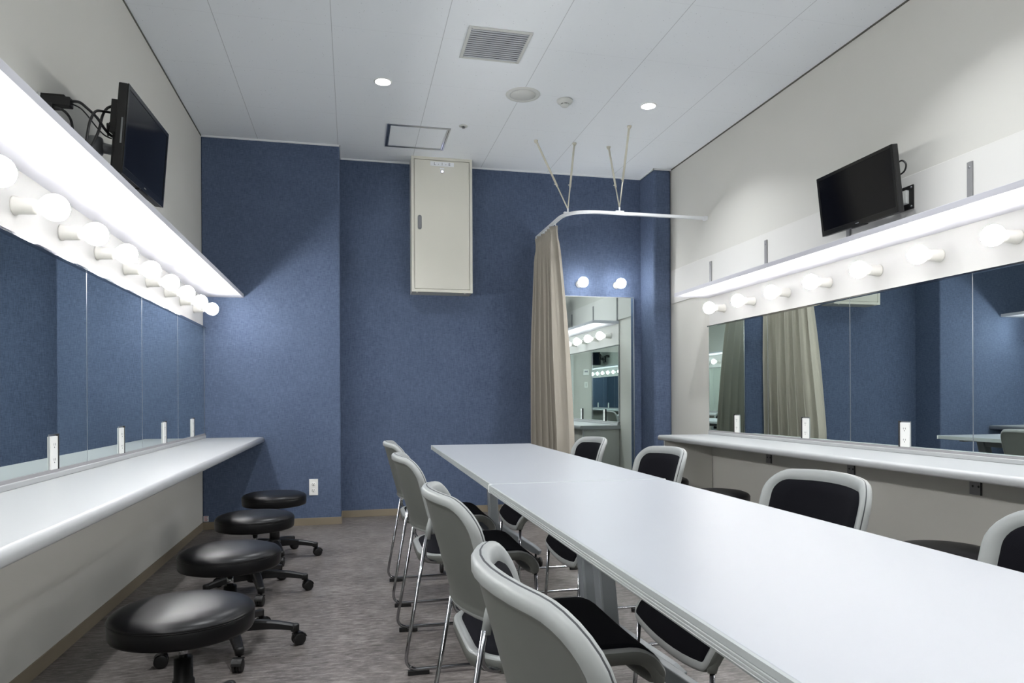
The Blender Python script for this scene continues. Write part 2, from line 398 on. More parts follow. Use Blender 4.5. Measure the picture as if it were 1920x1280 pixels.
# mirrors
def mirror_run(side, joints, labs, group):
    s = 1 if side == 'left' else -1; xw = XL if s > 0 else XR; MZ1 = MZT[side]
    for i, (y1, y0) in enumerate(zip(joints, joints[1:])):
        t = thing('wall_mirror', labs[min(i, len(labs) - 1)], 'mirror', (xw, (y0 + y1) / 2, MZ0), 0, group)
        h = (y1 - y0) / 2 - 0.0022; a, b = sorted((s * 0.004, s * 0.018))
        simple('mirror_pane', (a, b, -h, h, 0, MZ1 - MZ0), M['mirror'], t)
        g, g2 = sorted((s * 0.002, s * 0.0185))
        simple('polished_edge', (g, g2, h, h + 0.0022, 0, MZ1 - MZ0), M['alu'], t)
        simple('polished_edge', (g, g2, -h - 0.0022, -h, 0, MZ1 - MZ0), M['alu'], t)
mirror_run('left', [5.965, 5.105, 4.277, 3.440, 2.605, 1.770, 0.935, 0.10, -0.735, YN + 0.002],
    ['wall mirror at the far end of the left wall, touching the blue wall', 'second wall mirror from the blue wall on the left wall',
     'third wall mirror from the blue wall on the left wall', 'fourth wall mirror from the blue wall, on the left wall, cut by the frame',
     'wall mirror on the left wall nearer than the frame edge, seen only in reflections'], 'wall mirrors above the left counter')
mirror_run('right', [5.264, 4.427, 3.589, 2.751, 1.913, 1.075, 0.237, YN + 0.002],
    ['far wall mirror on the right wall, showing the beige curtain', 'second wall mirror on the right wall, reflecting plain blue wall',
     'wall mirror on the right wall, cut by the right frame edge', 'wall mirror on the right wall beyond the frame edge, seen only in reflections'], 'wall mirrors above the right counter')
for (xw, s, y1, w) in ((XL, 1, YC - 0.001, 'left'), (XR, -1, 5.266, 'right')):
    a, b = sorted((0.0, s * 0.032))
    o = simple('mirror_top_channel', (xw + a, xw + b, YN, y1, MZT[w] - 0.002, MZT[w] + 0.006), M['chrome']); tag(o, 'thin bright metal strip along the top of the %s wall mirrors' % w, 'metal strip')
    a, b = sorted((0.0, s * 0.024))
    o = simple('mirror_bottom_channel', (xw + a, xw + b, YN, y1, ZK + 0.022, MZ0), M['channel']); tag(o, 'grey metal strip between the %s wall mirrors and the counter upstand' % w, 'metal strip')

# ------------------------------------------------------------------ globe lamps
def globe_lamp(name, label, loc, rz, group, m):
    """lamp axis along local +x, wall at x=0"""
    t = thing(name, label, 'lamp', loc, rz, group)
    bm = B(); lathe(bm, [(0, 0), (0.033, 0), (0.033, 0.006), (0.030, 0.010), (0.0275, 0.066), (0.024, 0.070), (0, 0.070)], 20, axis='x')
    obj('lamp_socket', bm, M['socket'], t)
    bm = B(); prof = [(0.0, 0.0705), (0.018, 0.0705), (0.021, 0.078)]
    R = 0.0478; cx = 0.127
    for k in range(1, 15):
        a = PI * (0.83 - 0.83 * k / 14.0); prof.append((R * math.sin(a), cx + R * math.cos(a)))
    prof[-1] = (0.0, cx + R)
    lathe(bm, prof, 22, axis='x'); obj('globe_bulb', bm, m, t)
    return t
names_l = ['far end of the left wall, next to the blue wall', 'second from the blue wall on the left wall', 'third from the blue wall on the left wall',
           'fourth from the blue wall on the left wall', 'fifth from the blue wall on the left wall', 'sixth from the blue wall on the left wall',
           'seventh from the blue wall on the left wall', 'second from the left frame edge on the left wall', 'cut by the left frame edge']
gl = None
yl = [5.635 - 0.4084 * k for k in range(17)]
for k, y in enumerate(yl):
    lab = 'lit globe lamp ' + (names_l[k] if k < 9 else 'nearer than the left frame edge, seen only in reflections')
    if gl is None: gl = globe_lamp('globe_lamp', lab, (XL + 0.010, y, 1.711), 0, 'globe lamps over the left mirrors', M['bulb'])
    else: dup(gl, (XL + 0.010, y, 1.711), 0, lab)
names_r = ['at the far end of the right wall', 'second from the far end of the right wall', 'third from the far end of the right wall',
           'fourth from the far end of the right wall, under the television', 'fifth from the far end of the right wall', 'sixth from the far end of the right wall', 'on the right wall, nearest the right frame edge']
gr_ = None
yr = [5.028 - 0.4168 * k for k in range(15)]
for k, y in enumerate(yr):
    lab = 'lit globe lamp ' + (names_r[k] if k < 7 else 'on the right wall beyond the frame edge, seen only in reflections')
    if gr_ is None: gr_ = globe_lamp('globe_lamp', lab, (XR - 0.012, y, 1.731), PI, 'globe lamps over the right mirrors', M['bulb'])
    else: dup(gr_, (XR - 0.012, y, 1.731), PI, lab)
g3 = globe_lamp('globe_lamp', 'lit globe lamp over the dressing mirror, the one beside the curtain', (2.085, YB, 2.097), -PI / 2, 'globe lamps over the dressing mirror', M['bulb_niche'])
dup(g3, (2.455, YB, 2.097), -PI / 2, 'lit globe lamp over the right side of the dressing mirror')

# ------------------------------------------------------------------ niche dressing mirror
t = thing('dressing_mirror', 'tall dressing mirror on the blue back wall beside the curtain', 'mirror', (2.276, YB, 0))
simple('mirror_glass', (-0.345, 0.345, -0.020, -0.002, 0.28, 1.978), M['mirror'], t)
bm = B(); box(bm, -0.351, 0.351, -0.023, 0, 1.978, 1.984); box(bm, -0.351, 0.351, -0.023, 0, 0.274, 0.28)
box(bm, 0.345, 0.351, -0.023, 0, 0.28, 1.978); box(bm, -0.351, -0.345, -0.023, 0, 0.28, 1.978)
obj('mirror_frame', bm, M['alu'], t)

# ------------------------------------------------------------------ counter outlets
def duplex(t, w, h, depth=0.006):
    """plate facing local +x, centred on origin"""
    simple('outlet_plate', (0, depth, -w / 2, w / 2, -h / 2, h / 2), M['plate'], t, 0.0015)
    for zz in (-0.24 * h, 0.24 * h):
        bm = B()
        for yy in (-0.0065, 0.0065): box(bm, depth - 0.002, depth + 0.0006, yy - 0.0012, yy + 0.0012, zz - 0.001, zz + 0.008)
        lathe(bm, [(0, depth + 0.0006), (0.0028, depth + 0.0006), (0.0028, depth - 0.002)], 10, (0, 0, zz - 0.008), 'x')
        obj('outlet_slots', bm, M['slot'], t)
labs = {'L': ['white outlet in the left wall mirrors, farthest from the viewer', 'white outlet in the left wall mirrors, second from the blue wall', 'white outlet in the left wall mirrors, third from the blue wall', 'white outlet in the left wall mirrors, nearest the viewer'],
        'R': ['white outlet at the foot of the right wall mirrors, beside the reflected curtain', 'white outlet at the foot of the right wall mirrors, middle of the three in view', 'white outlet at the foot of the right wall mirrors, nearest the viewer']}
for key, ys in (('L', [5.531, 4.736, 3.900, 3.071]), ('R', [4.832, 4.002, 3.167])):
    for k, y in enumerate(ys):
        x, rz = (XL + 0.018, 0) if key == 'L' else (XR - 0.018, PI)
        t = thing('mirror_outlet', labs[key][k], 'outlet', (x, y, 0.829), rz, 'outlets in the %s mirrors' % ('left' if key == 'L' else 'right'))
        simple('outlet_frame', (0.0, 0.0012, -0.037, 0.037, -0.068, 0.070), M['alu'], t)
        simple('dark_reveal', (0.0, 0.0085, 0.031 if key == 'L' else -0.041, 0.041 if key == 'L' else -0.031, -0.068, 0.070), M['slot'], t)
        pl = simple('outlet_plate', (0.0005, 0.007, -0.031, 0.031, -0.067, 0.062), M['plate'], t, 0.001)
        for zz in (-0.032, 0.027):
            bm = B()
            for yy in (-0.0065, 0.0065): box(bm, 0.006, 0.0074, yy - 0.0012, yy + 0.0012, zz - 0.001, zz + 0.008)
            lathe(bm, [(0, 0.0074), (0.0026, 0.0074), (0.0026, 0.006)], 10, (0, 0, zz - 0.008), 'x')
            obj('outlet_slots', bm, M['slot'], t)
t = thing('wall_outlet', 'white duplex outlet low on the blue wall behind the far stool', 'outlet', (-0.3085, YC, 0.311), -PI / 2)
simple('outlet_plate', (0, 0.006, -0.035, 0.035, -0.066, 0.066), M['plate'], t, 0.002)
for zz in (-0.026, 0.026):
    bm = B(); lathe(bm, [(0, 0.0075), (0.0155, 0.0075), (0.017, 0.006), (0.017, 0.004)], 20, (0, 0, zz), 'x')
    oo = obj('socket_face', bm, M['plate'], t)
    bm = B()
    for yy in (-0.006, 0.006): box(bm, 0.005, 0.0082, yy - 0.0012, yy + 0.0012, zz, zz + 0.009)
    lathe(bm, [(0, 0.0082), (0.003, 0.0082), (0.003, 0.005)], 10, (0, 0, zz - 0.007), 'x')
    obj('outlet_slots', bm, M['slot'], oo)
t = thing('caution_sticker', 'tiny white sticker with red print above the baseboard, in the far left corner', 'sticker', (-1.131, YC, 0.087))
simple('sticker_paper', (-0.020, 0.019, -0.0015, 0, -0.022, 0.022), M['label'], t)
bm = B()
for k in range(4): box(bm, -0.014, 0.013 - 0.004 * (k % 2), -0.0022, -0.0015, 0.013 - k * 0.010, 0.017 - k * 0.010)
obj('red_print', bm, M['red'], t)

# ------------------------------------------------------------------ shelf brackets and counter brackets (right wall)
for y, lab in ((5.233, 'grey metal slotted upright above the right shelf, farthest from the viewer'), (4.446, 'grey metal slotted upright above the right shelf, second from the far end'),
               (3.60, 'grey metal slotted upright above the right shelf, mostly behind the television'), (2.763, 'grey metal slotted upright above the right shelf, nearest the right frame edge')):
    t = thing('shelf_upright', lab, 'bracket', (XR - 0.012, y, ZST), 0, 'metal uprights above the right shelf')
    simple('metal_strip', (-0.008, 0, -0.015, 0.015, 0, 0.263), M['dark_steel'], t, 0.001)
    bm = B()
    for zz in (0.235, 0.05): lathe(bm, [(0, -0.0105), (0.005, -0.0105), (0.006, -0.008)], 12, (0, 0, zz), 'x')
    obj('screw', bm, M['steel'], t)
for y, lab in ((4.445, 'small angle bracket under the right counter, farthest from the viewer'), (3.605, 'small angle bracket under the right counter, middle one'),
               (2.755, 'small angle bracket under the right counter, nearest the right frame edge')):
    t = thing('counter_bracket', lab, 'bracket', (XR, y, ZK - 0.04), 0, 'angle brackets under the right counter')
    simple('wall_plate', (-0.004, 0, -0.036, 0.032, -0.125, 0), M['dark_steel'], t)
    simple('support_arm', (-0.28, -0.004, -0.030, 0.026, -0.004, 0), M['dark_steel'], t)
    simple('plate_flange', (-0.009, -0.004, -0.036, -0.032, -0.125, -0.004), M['blk'], t)
    bm = B()
    for yy in (-0.018, 0.014): lathe(bm, [(0, -0.0055), (0.005, -0.0055), (0.006, -0.004)], 10, (0, yy, -0.085), 'x')
    obj('screw', bm, M['slot'], t)

# ------------------------------------------------------------------ control cabinet on the back wall
def text_obj(name, s, size, loc, rot, m, parent, depth=0.0006, space=1.0):
    cu = bpy.data.curves.new(name, 'FONT'); cu.body = s; cu.size = size; cu.extrude = depth; cu.align_x = 'CENTER'; cu.align_y = 'CENTER'; cu.space_character = space
    tmp = bpy.data.objects.new(name + '_tmp', cu); COL.objects.link(tmp)
    dg = bpy.context.evaluated_depsgraph_get(); me = bpy.data.meshes.new_from_object(tmp.evaluated_get(dg))
    bpy.data.objects.remove(tmp); me.materials.clear(); me.materials.append(m)
    o = bpy.data.objects.new(name, me); COL.objects.link(o); o.parent = parent; o.location = loc; o.rotation_euler = rot; return o
YF = 6.10
t = thing('control_cabinet', 'tall beige metal control cabinet high on the blue back wall', 'cabinet', (0.775, YB, 1.955))
bm = B(); box(bm, -0.263, 0.263, YF + 0.012 - YB, 0, 0, ZC - 1.955)
# face frame
for b6 in ((-0.266, -0.243, -0.195, -0.175, 0, 1.171), (0.243, 0.266, -0.195, -0.175, 0, 1.171), (-0.243, 0.243, -0.195, -0.175, 0, 0.025), (-0.243, 0.243, -0.195, -0.175, 1.148, 1.171)):
    box(bm, *b6)
obj('cabinet_body', bm, M['cabinet'], t)
dd = simple('cabinet_door', (-0.239, 0.239, -0.194, -0.180, 0.029, 1.144), M['cabinet'], t, 0.002)
bm = B()
def stadium(bm, cx, cz, w, h, y0, y1, n=8):
    pts = []
    for k in range(n + 1): a = PI * k / n; pts.append((cx + w / 2 * math.cos(a), cz + h / 2 - w / 2 + w / 2 * math.sin(a)))
    for k in range(n + 1): a = PI + PI * k / n; pts.append((cx + w / 2 * math.cos(a), cz - h / 2 + w / 2 + w / 2 * math.sin(a)))
    A = [bm.verts.new((x, y0, z)) for x, z in pts]; Bq = [bm.verts.new((x, y1, z)) for x, z in pts]
    for k in range(len(pts)): bm.faces.new((A[k], A[(k + 1) % len(pts)], Bq[(k + 1) % len(pts)], Bq[k]))
    bm.faces.new(A); bm.faces.new(Bq)
stadium(bm, -0.195, 0.601, 0.034, 0.125, -0.198, -0.194)
h_ = obj('cabinet_handle', bm, M['handle'], dd)
bm = B(); stadium(bm, -0.193, 0.601, 0.018, 0.095, -0.203, -0.198); obj('handle_lever', bm, M['steel'], dd)
lb = simple('name_label', (-0.100, 0.105, -0.1948, -0.194, 1.096, 1.134), M['label'], dd)
text_obj('label_text', 'L - 1 - E', 0.034, (0.002, -0.1950, 1.115), (PI / 2, 0, 0), M['ink'], dd, 0.0003, 1.25)
bm = B(); lathe(bm, [(0, -0.1980), (0.012, -0.1975), (0.015, -0.194)], 20, (0.002, 0, 1.050), 'y'); obj('indicator_rim', bm, M['handle'], dd)
bm = B(); lathe(bm, [(0, -0.2030), (0.006, -0.2015), (0.009, -0.1975)], 16, (0.002, 0, 1.050), 'y'); obj('indicator_lamp', bm, M['led'], dd)
bm = B(); box(bm, -0.018, 0.020, -0.1946, -0.194, 1.071, 1.081); obj('small_tag', bm, M['label'], dd)
bm = B()
for xx in (-0.22, 0.20): lathe(bm, [(0, -0.008), (0.010, -0.006), (0.010, 0)], 12, (xx, -0.17, 0), 'z')
obj('cable_gland', bm, M['cabinet'], t)

# ------------------------------------------------------------------ ceiling fittings
def ceil_thing(name, label, cat, x, y): return thing(name, label, cat, (x, y, ZC))
t = ceil_thing('air_grille', 'square white louvred air grille in the ceiling', 'air vent', 0.84, 4.086)
fr = B(); a, b = 0.187, 0.168
for b6 in ((-a, -b, -a, a, -0.008, 0), (b, a, -a, a, -0.008, 0), (-b, b, -a, -b, -0.008, 0), (-b, b, b, a, -0.008, 0)): box(fr, *b6)
obj('grille_frame', fr, M['offwhite'], t, 0.002)
simple('grille_backing', (-b, b, -b, b, -0.0015, -0.0002), M['cavity'], t)
N_ = 14
for k in range(N_):
    y = -b + (k + 0.5) * 2 * b / N_; bm = B()
    obox(bm, (0, y, -0.007), Vector((1, 0, 0)), Vector((0, math.cos(0.1), math.sin(0.1))), Vector((0, -math.sin(0.1), math.cos(0.1))), b, 0.0080, 0.0012)
    obj('louvre', bm, M['grille'], t)
t = ceil_thing('ceiling_speaker', 'large round flat speaker cover in the ceiling beside the air grille', 'speaker', 1.163, 4.711)
bm = B(); lathe(bm, [(0.088, 0), (0.088, -0.007), (0.095, -0.009), (0.115, -0.006), (0.119, 0)], 48); obj('speaker_ring', bm, M['offwhite'], t)
bm = B(); lathe(bm, [(0, -0.006), (0.088, -0.006), (0.088, 0)], 48); obj('speaker_mesh', bm, M['mesh'], t)
t = ceil_thing('smoke_detector', 'small white domed smoke detector on the ceiling beside the round speaker', 'smoke detector', 1.473, 4.74)
bm = B(); lathe(bm, [(0, 0), (0.055, 0), (0.056, -0.010), (0.050, -0.020), (0.030, -0.026), (0.030, -0.028)], 32); obj('detector_base', bm, M['offwhite'], t)
bm = B(); lathe(bm, [(0.030, -0.026), (0.028, -0.034), (0, -0.034)], 24); obj('sensor_gap', bm, M['slot'], t)
bm = B(); lathe(bm, [(0.0, -0.034), (0.031, -0.033), (0.031, -0.036), (0.024, -0.044), (0, -0.047)], 24); obj('sensor_cap', bm, M['offwhite'], t)
for k in range(6):
    a = k * PI / 3; bm = B(); obox(bm, (0.029 * math.cos(a), 0.029 * math.sin(a), -0.030), Vector((math.cos(a), math.sin(a), 0)), Vector((-math.sin(a), math.cos(a), 0)), Vector((0, 0, 1)), 0.002, 0.004, 0.005)
    obj('sensor_post', bm, M['offwhite'], t)
t = ceil_thing('sprinkler_head', 'tiny round sprinkler head in the ceiling by the access hatch', 'sprinkler', 0.848, 5.353)
bm = B(); lathe(bm, [(0.014, 0), (0.034, 0), (0.033, -0.004), (0.016, -0.007), (0.014, -0.003)], 24); obj('sprinkler_plate', bm, M['offwhite'], t)
bm = B(); lathe(bm, [(0, 0), (0.007, -0.001), (0.006, -0.012), (0.012, -0.013), (0.012, -0.016), (0, -0.018)], 16); obj('sprinkler_nozzle', bm, M['steel'], t)
t = ceil_thing('access_hatch', 'square ceiling access hatch with a double aluminium frame, above the control cabinet', 'access hatch', 0.519, 5.663)
for r0, r1, nm, z_ in ((0.243, 0.232, 'outer_frame', 0.006), (0.228, 0.217, 'inner_frame', 0.005)):
    bm = B(); k = 1.0
    for b6 in ((-r0, -r1, -r0, r0), (r1, r0, -r0, r0), (-r1, r1, -r0, -r1), (-r1, r1, r1, r0)): box(bm, *b6, -z_, 0)
    obj(nm, bm, M['alu'], t)
bm = B()
for b6 in ((-.232, -.228, -.232, .232), (.228, .232, -.232, .232), (-.228, .228, -.232, -.228), (-.228, .228, .228, .232)): box(bm, *b6, -0.002, 0)
obj('frame_gap', bm, M['slot'], t)
def downlight(x, y, label):
    t = thing('downlight', label, 'ceiling light', (x, y, ZC), 0, 'round ceiling downlights')
    bm = B(); lathe(bm, [(0.050, 0), (0.050, -0.004), (0.053, -0.005), (0.060, -0.001), (0.060, 0)], 32); obj('trim_ring', bm, M['plate'], t)
    bm = B(); lathe(bm, [(0, -0.003), (0.050, -0.003), (0.050, 0)], 32); obj('lens', bm, M['downlight'], t)
    ld = bpy.data.lights.new('downlight_lamp', 'AREA'); ld.shape = 'DISK'; ld.size = 0.09; ld.energy = SPOT; ld.spread = math.radians(118); ld.color = (0.95, 0.975, 1.0)
    lo = bpy.data.objects.new('downlight_lamp', ld); COL.objects.link(lo); lo.parent = t; lo.location = (0, 0, -0.0062)
downlight(0.211, 4.715, 'round lit downlight in the ceiling, left of the air grille')
downlight(2.09, 4.705, 'round lit downlight in the ceiling over the curtain rail, toward the right wall')
for x in (0.211, 2.09):
    for y in (2.55, 0.45): downlight(x, y, 'round ceiling downlight above the top edge of the view')

# ------------------------------------------------------------------ curtain rail, struts, curtain
ZR = 2.512
t = thing('curtain_rail', 'white L-shaped curtain rail hung from the ceiling, running to the right wall', 'curtain rail', (1.676, 5.32, ZR))
path = fillet([(0, YB - 5.32, 0), (0, 0, 0), (XR - 1.676, 0, 0)], 0.26, 14)
bm = B(); prev = None
for i, p in enumerate(path):
    d_ = (path[min(i + 1, len(path) - 1)] - path[max(i - 1, 0)]).normalized(); nrm = Vector((-d_.y, d_.x, 0))
    ring = [bm.verts.new(p + nrm * sx * 0.0125 + Vector((0, 0, sz))) for sx, sz in ((-1, -0.010), (-1, 0.012), (1, 0.012), (1, -0.010), (0.3, -0.010), (0.3, -0.004), (-0.3, -0.004), (-0.3, -0.010))]
    if prev:
        for k in range(8): bm.faces.new((prev[k], prev[(k + 1) % 8], ring[(k + 1) % 8], ring[k]))
    else: bm.faces.new(ring)
    prev = ring
bm.faces.new(prev[::-1]); obj('rail_track', bm, M['rail'], t)
simple('wall_bracket', (XR - 1.676 - 0.028, XR - 1.676, -0.020, 0.020, -0.016, 0.016), M['rail'], t, 0.002)
for (rx, ry), tops in (((1.712, 5.44), ((1.471, 5.527), (1.796, 5.519))), ((2.108, 5.32), ((2.102, 5.541), (2.099, 5.083)))):
    bm = B(); box(bm, rx - 0.035 - 1.676, rx + 0.035 - 1.676, ry - 0.014 - 5.32, ry + 0.014 - 5.32, 0.012, 0.020); tube(bm, [(rx - 1.676, ry - 5.32, 0.014), (rx - 1.676, ry - 5.32, 0.05)], 0.007)
    obj('rail_clamp', bm, M['rail'], t)
    for tx, ty in tops:
        a_ = Vector((rx - 1.676, ry - 5.32, 0.045)); b_ = Vector((tx - 1.676, ty - 5.32, ZC - ZR)); m_ = a_.lerp(b_, 0.36)
        bm = B(); tube(bm, [a_, m_], 0.0055, 8); tube(bm, [m_ - (b_ - a_) * 0.03, b_], 0.0085, 10)
        lathe(bm, [(0, ZC - ZR), (0.018, ZC - ZR), (0.016, ZC - ZR - 0.010), (0.009, ZC - ZR - 0.022), (0, ZC - ZR - 0.022)], 14, (b_.x, b_.y, 0))
        tube(bm, [m_ - Vector((0.016, 0, 0)), m_ + Vector((0.006, 0, 0))], 0.0045, 8)
        obj('ceiling_strut', bm, M['strut'], t)
# curtain: gathered pleats hanging from the back end of the rail
def curtain():
    t = thing('curtain', 'beige pleated curtain gathered beside the dressing mirror', 'curtain', (1.676, 5.95, 0))
    z1, z0 = 2.485, 0.10; nz = 44; nu = 260; folds = 6.5
    bm = B(); grid = []
    for j in range(nz + 1):
        f = j / nz; z = z1 + (z0 - z1) * f
        ya = -0.27 - 0.31 * min(1, f * 1.35) ** 0.8; yb = 0.325
        row = []
        for i in range(nu + 1):
            u = i / nu; y = ya + (yb - ya) * u
            ph = 2 * PI * folds * (u + 0.010 * math.sin(5 * u + 2 * f))
            amp = (0.036 + 0.030 * min(1, f * 2.2) + 0.012 * math.sin(9 * u + 1)) * (0.55 + 0.45 * min(1, u * 5))
            pinch = 1 - 0.35 * math.exp(-((f - 0.035) / 0.03) ** 2)
            w = math.sin(ph); w = math.copysign(abs(w) ** 0.75, w)
            x = amp * pinch * w + 0.012 * math.sin(3 * ph + 1 + 3 * f) * min(1, f * 3) + 0.02 * f * math.sin(4 * u + 0.5)
            yy = y + 0.020 * math.sin(2 * ph + 0.7) * min(1, 0.3 + f) * min(1, u * 6) * min(1, (1 - u) * 6)
            yy = min(yy, YB - 5.95 - 0.004)
            row.append(bm.verts.new((x, yy, z)))
        grid.append(row)
    for j in range(nz):
        for i in range(nu):
            q = bm.faces.new((grid[j][i], grid[j][i + 1], grid[j + 1][i + 1], grid[j + 1][i])); q.smooth = True
    o = obj('curtain_cloth', bm, M['curtain'], t)
    so = o.modifiers.new('thick', 'SOLIDIFY'); so.thickness = 0.002
    for k in range(8):
        y = -0.28 + k * 0.075; bm = B(); tube(bm, [(0.0, y, z1 - 0.01), (0.0, y, 2.504)], 0.0035, 8)
        obj('curtain_hook', bm, M['rail'], t)
curtain()

# ------------------------------------------------------------------ televisions
def tv(label, tl, tr, bl, thick, name='television', side=1):
    """front face corners as seen by someone facing the screen; tl top-left, tr top-right, bl bottom-left"""
    tl, tr, bl = Vector(tl), Vector(tr), Vector(bl)
    ux = (tr - tl); w = ux.length; ux.normalize(); uz = (tl - bl); uz = (uz - ux * uz.dot(ux)); h = uz.length; uz.normalize()
    nrm = uz.cross(ux); nrm = -nrm  # towards viewer = ux x uz negated later
    nrm = ux.cross(uz) * -1
    back = -(ux.cross(uz)) * -1
    c = (tr + bl) / 2
    t = thing(name, label, 'television', c)
    Mx = Matrix((ux, uz.cross(ux), uz)).transposed()   # local x right, y into the set, z up
    t.rotation_mode = 'QUATERNION'; t.rotation_quaternion = Mx.to_quaternion()
    bm = B(); box(bm, -w / 2, w / 2, 0.0, thick * 0.55, -h / 2, h / 2)
    box(bm, -w * 0.40, w * 0.40, thick * 0.55, thick, -h * 0.40, h * 0.36)
    obj('tv_housing', bm, M['blk'], t, 0.004)
    bz = 0.018
    bm = B(); box(bm, -w / 2, -w / 2 + bz, -0.004, 0, -h / 2, h / 2); box(bm, w / 2 - bz, w / 2, -0.004, 0, -h / 2, h / 2)
    box(bm, -w / 2 + bz, w / 2 - bz, -0.004, 0, h / 2 - bz, h / 2); box(bm, -w / 2 + bz, w / 2 - bz, -0.004, 0, -h / 2, -h / 2 + bz * 1.6)
    obj('tv_bezel', bm, M['blk_gloss'], t, 0.001)
    simple('tv_screen', (-w / 2 + bz, w / 2 - bz, -0.002, 0, -h / 2 + bz * 1.6, h / 2 - bz), M['screen'], t)
    bm = B(); box(bm, -0.014, 0.014, -0.0046, -0.004, -h / 2 + 0.012, -h / 2 + 0.017); obj('tv_badge', bm, M['handle'], t)
    bm = B(); box(bm, -0.06, 0.06, 0.0, 0.02, -h / 2 - 0.006, -h / 2); obj('tv_sensor_lip', bm, M['blk'], t, 0.002)
    return t, Mx, c, w, h
tl_, trr = None, None
TL = tv('wall-mounted black television over the left shelf, cables behind it', (-0.850, 3.03, 2.275), (-0.850, 3.645, 2.300), (-0.880, 3.03, 1.925), 0.062)
TR = tv('wall-mounted black television tilted down over the right shelf', (2.683, 3.652, 2.312), (2.628, 2.994, 2.286), (2.728, 3.640, 1.976), 0.052)
# left side detail
tL, MxL, cL, wL, hL = TL
simple('side_button_strip', (-wL / 2 - 0.0015, -wL / 2, 0.008, 0.014, -0.06, 0.04), M['handle'], tL)
bm = B(); box(bm, -wL / 2 + 0.01, -wL / 2 + 0.05, 0.034, 0.058, -0.02, 0.11); obj('port_block', bm, M['blk'], tL, 0.002)
t = thing('tv_wall_mount', 'grey jointed arm holding the left television to the wall', 'tv mount', (XL, 3.33, 2.10))
simple('mount_plate', (0, 0.012, -0.045, 0.045, -0.08, 0.08), M['blk'], t, 0.002)
bm = B(); tube(bm, [(0.012, 0, 0), (0.09, -0.05, 0)], 0.020, 14); obj('lower_arm', bm, M['arm'], t)
bm = B(); lathe(bm, [(0, -0.035), (0.028, -0.035), (0.030, -0.03), (0.030, 0.03), (0.028, 0.035), (0, 0.035)], 20, (0.11, -0.06, 0)); obj('arm_joint', bm, M['arm'], t)
bm = B(); tube(bm, [(0.12, -0.05, 0), (0.185, -0.005, 0)], 0.022, 14); obj('upper_arm', bm, M['arm'], t)
bm = B(); lathe(bm, [(0, 0.185), (0.035, 0.185), (0.030, 0.212), (0, 0.212)], 20, (0, 0, 0), 'x'); obj('tilt_head', bm, M['arm'], t)
t = thing('tv_wall_mount', 'black plate and silver arm holding the right television to the wall', 'tv mount', (XR - 0.012, 3.16, 2.075))
simple('mount_plate', (-0.010, 0, -0.055, 0.075, -0.065, 0.060), M['blk'], t, 0.002)
bm = B()
for yy in (-0.045, 0.065):
    for zz in (-0.052, 0.047): lathe(bm, [(0, -0.013), (0.005, -0.013), (0.006, -0.010)], 10, (0, yy, zz), 'x')
obj('mount_screw', bm, M['steel'], t)
bm = B(); box(bm, -0.030, -0.010, -0.030, 0.035, -0.035, 0.035); tube(bm, [(-0.030, 0.002, 0.018), (-0.09, 0.04, 0.018)], 0.012, 10); tube(bm, [(-0.030, 0.002, -0.018), (-0.09, 0.04, -0.018)], 0.012, 10)
obj('mount_arm', bm, M['offwhite'], t, 0.002)
bm = B(); lathe(bm, [(0, -0.035), (0.018, -0.035), (0.018, 0.035), (0, 0.035)], 16, (-0.09, 0.05, 0)); tube(bm, [(-0.09, 0.05, 0), (-0.135, 0.10, 0.01)], 0.018, 12); obj('arm_joint', bm, M['arm'], t)
bm = B(); tube(bm, spline([(2.71, 3.05, 2.215), (2.715, 3.02, 2.22), (2.72, 3.00, 2.195), (2.72, 3.01, 2.165), (2.72, 3.04, 2.155)], 6), 0.0045, 8)
tag(obj('tv_cable', bm, M['blk']), 'short black cable loop behind the right television', 'cable')
# adaptor, plug and cables left
t = thing('power_adaptor', 'black plug-in adaptor on the left wall behind the shelf', 'adaptor', (XL, 3.01, 2.180))
simple('adaptor_body', (0.010, 0.112, -0.018, 0.022, -0.024, 0.012), M['blk'], t, 0.004)
simple('adaptor_top', (0.010, 0.092, -0.015, 0.015, 0.012, 0.020), M['blk_gloss'], t, 0.003)
simple('wall_socket', (0, 0.010, -0.02, 0.04, -0.06, 0.02), M['offwhite'], t, 0.002)
t = thing('power_plug', 'small black plug on the left wall below the adaptor', 'plug', (XL + 0.012, 2.99, 2.145))
simple('plug_body', (0, 0.045, -0.014, 0.014, -0.014, 0.012), M['blk'], t, 0.004)
bm = B(); tube(bm, [(0.045, 0, -0.002), (0.075, -0.005, -0.008)], [0.010, 0.005], 10); obj('strain_relief', bm, M['blk'], t)
def cable(pts, r, label, sm=10):
    bm = B(); tube(bm, spline(pts, sm), r, 8); tag(obj('power_cable', bm, M['blk']), label, 'cable', 'cables behind the left television')
cable([(-1.047, 3.005, 2.178), (-1.01, 2.98, 2.168), (-0.985, 2.975, 2.150), (-0.96, 3.02, 2.128), (-0.945, 3.06, 2.10), (-0.935, 3.10, 2.09), (-0.925, 3.16, 2.10)], 0.0055, 'thick black cable arching from the adaptor to the television')
cable([(-1.047, 3.012, 2.172), (-1.01, 2.99, 2.150), (-0.985, 2.98, 2.125), (-0.965, 3.03, 2.095), (-0.95, 3.07, 2.08), (-0.94, 3.12, 2.085)], 0.0028, 'thin black cable sagging under the thick one from the adaptor')
cable([(-1.070, 2.985, 2.137), (-1.055, 2.99, 2.125), (-1.055, 3.03, 2.115), (-1.055, 3.045, 2.085), (-1.06, 3.04, 2.04), (-1.07, 3.06, 2.00)], 0.005, 'black cord curving down from the small plug behind the shelf')
cable([(-0.915, 3.16, 2.235), (-0.95, 3.13, 2.215), (-0.955, 3.07, 2.160), (-0.955, 3.03, 2.090), (-0.955, 2.985, 2.035), (-0.96, 2.94, 1.975)], 0.0052, 'black cable looping from the top of the television back')
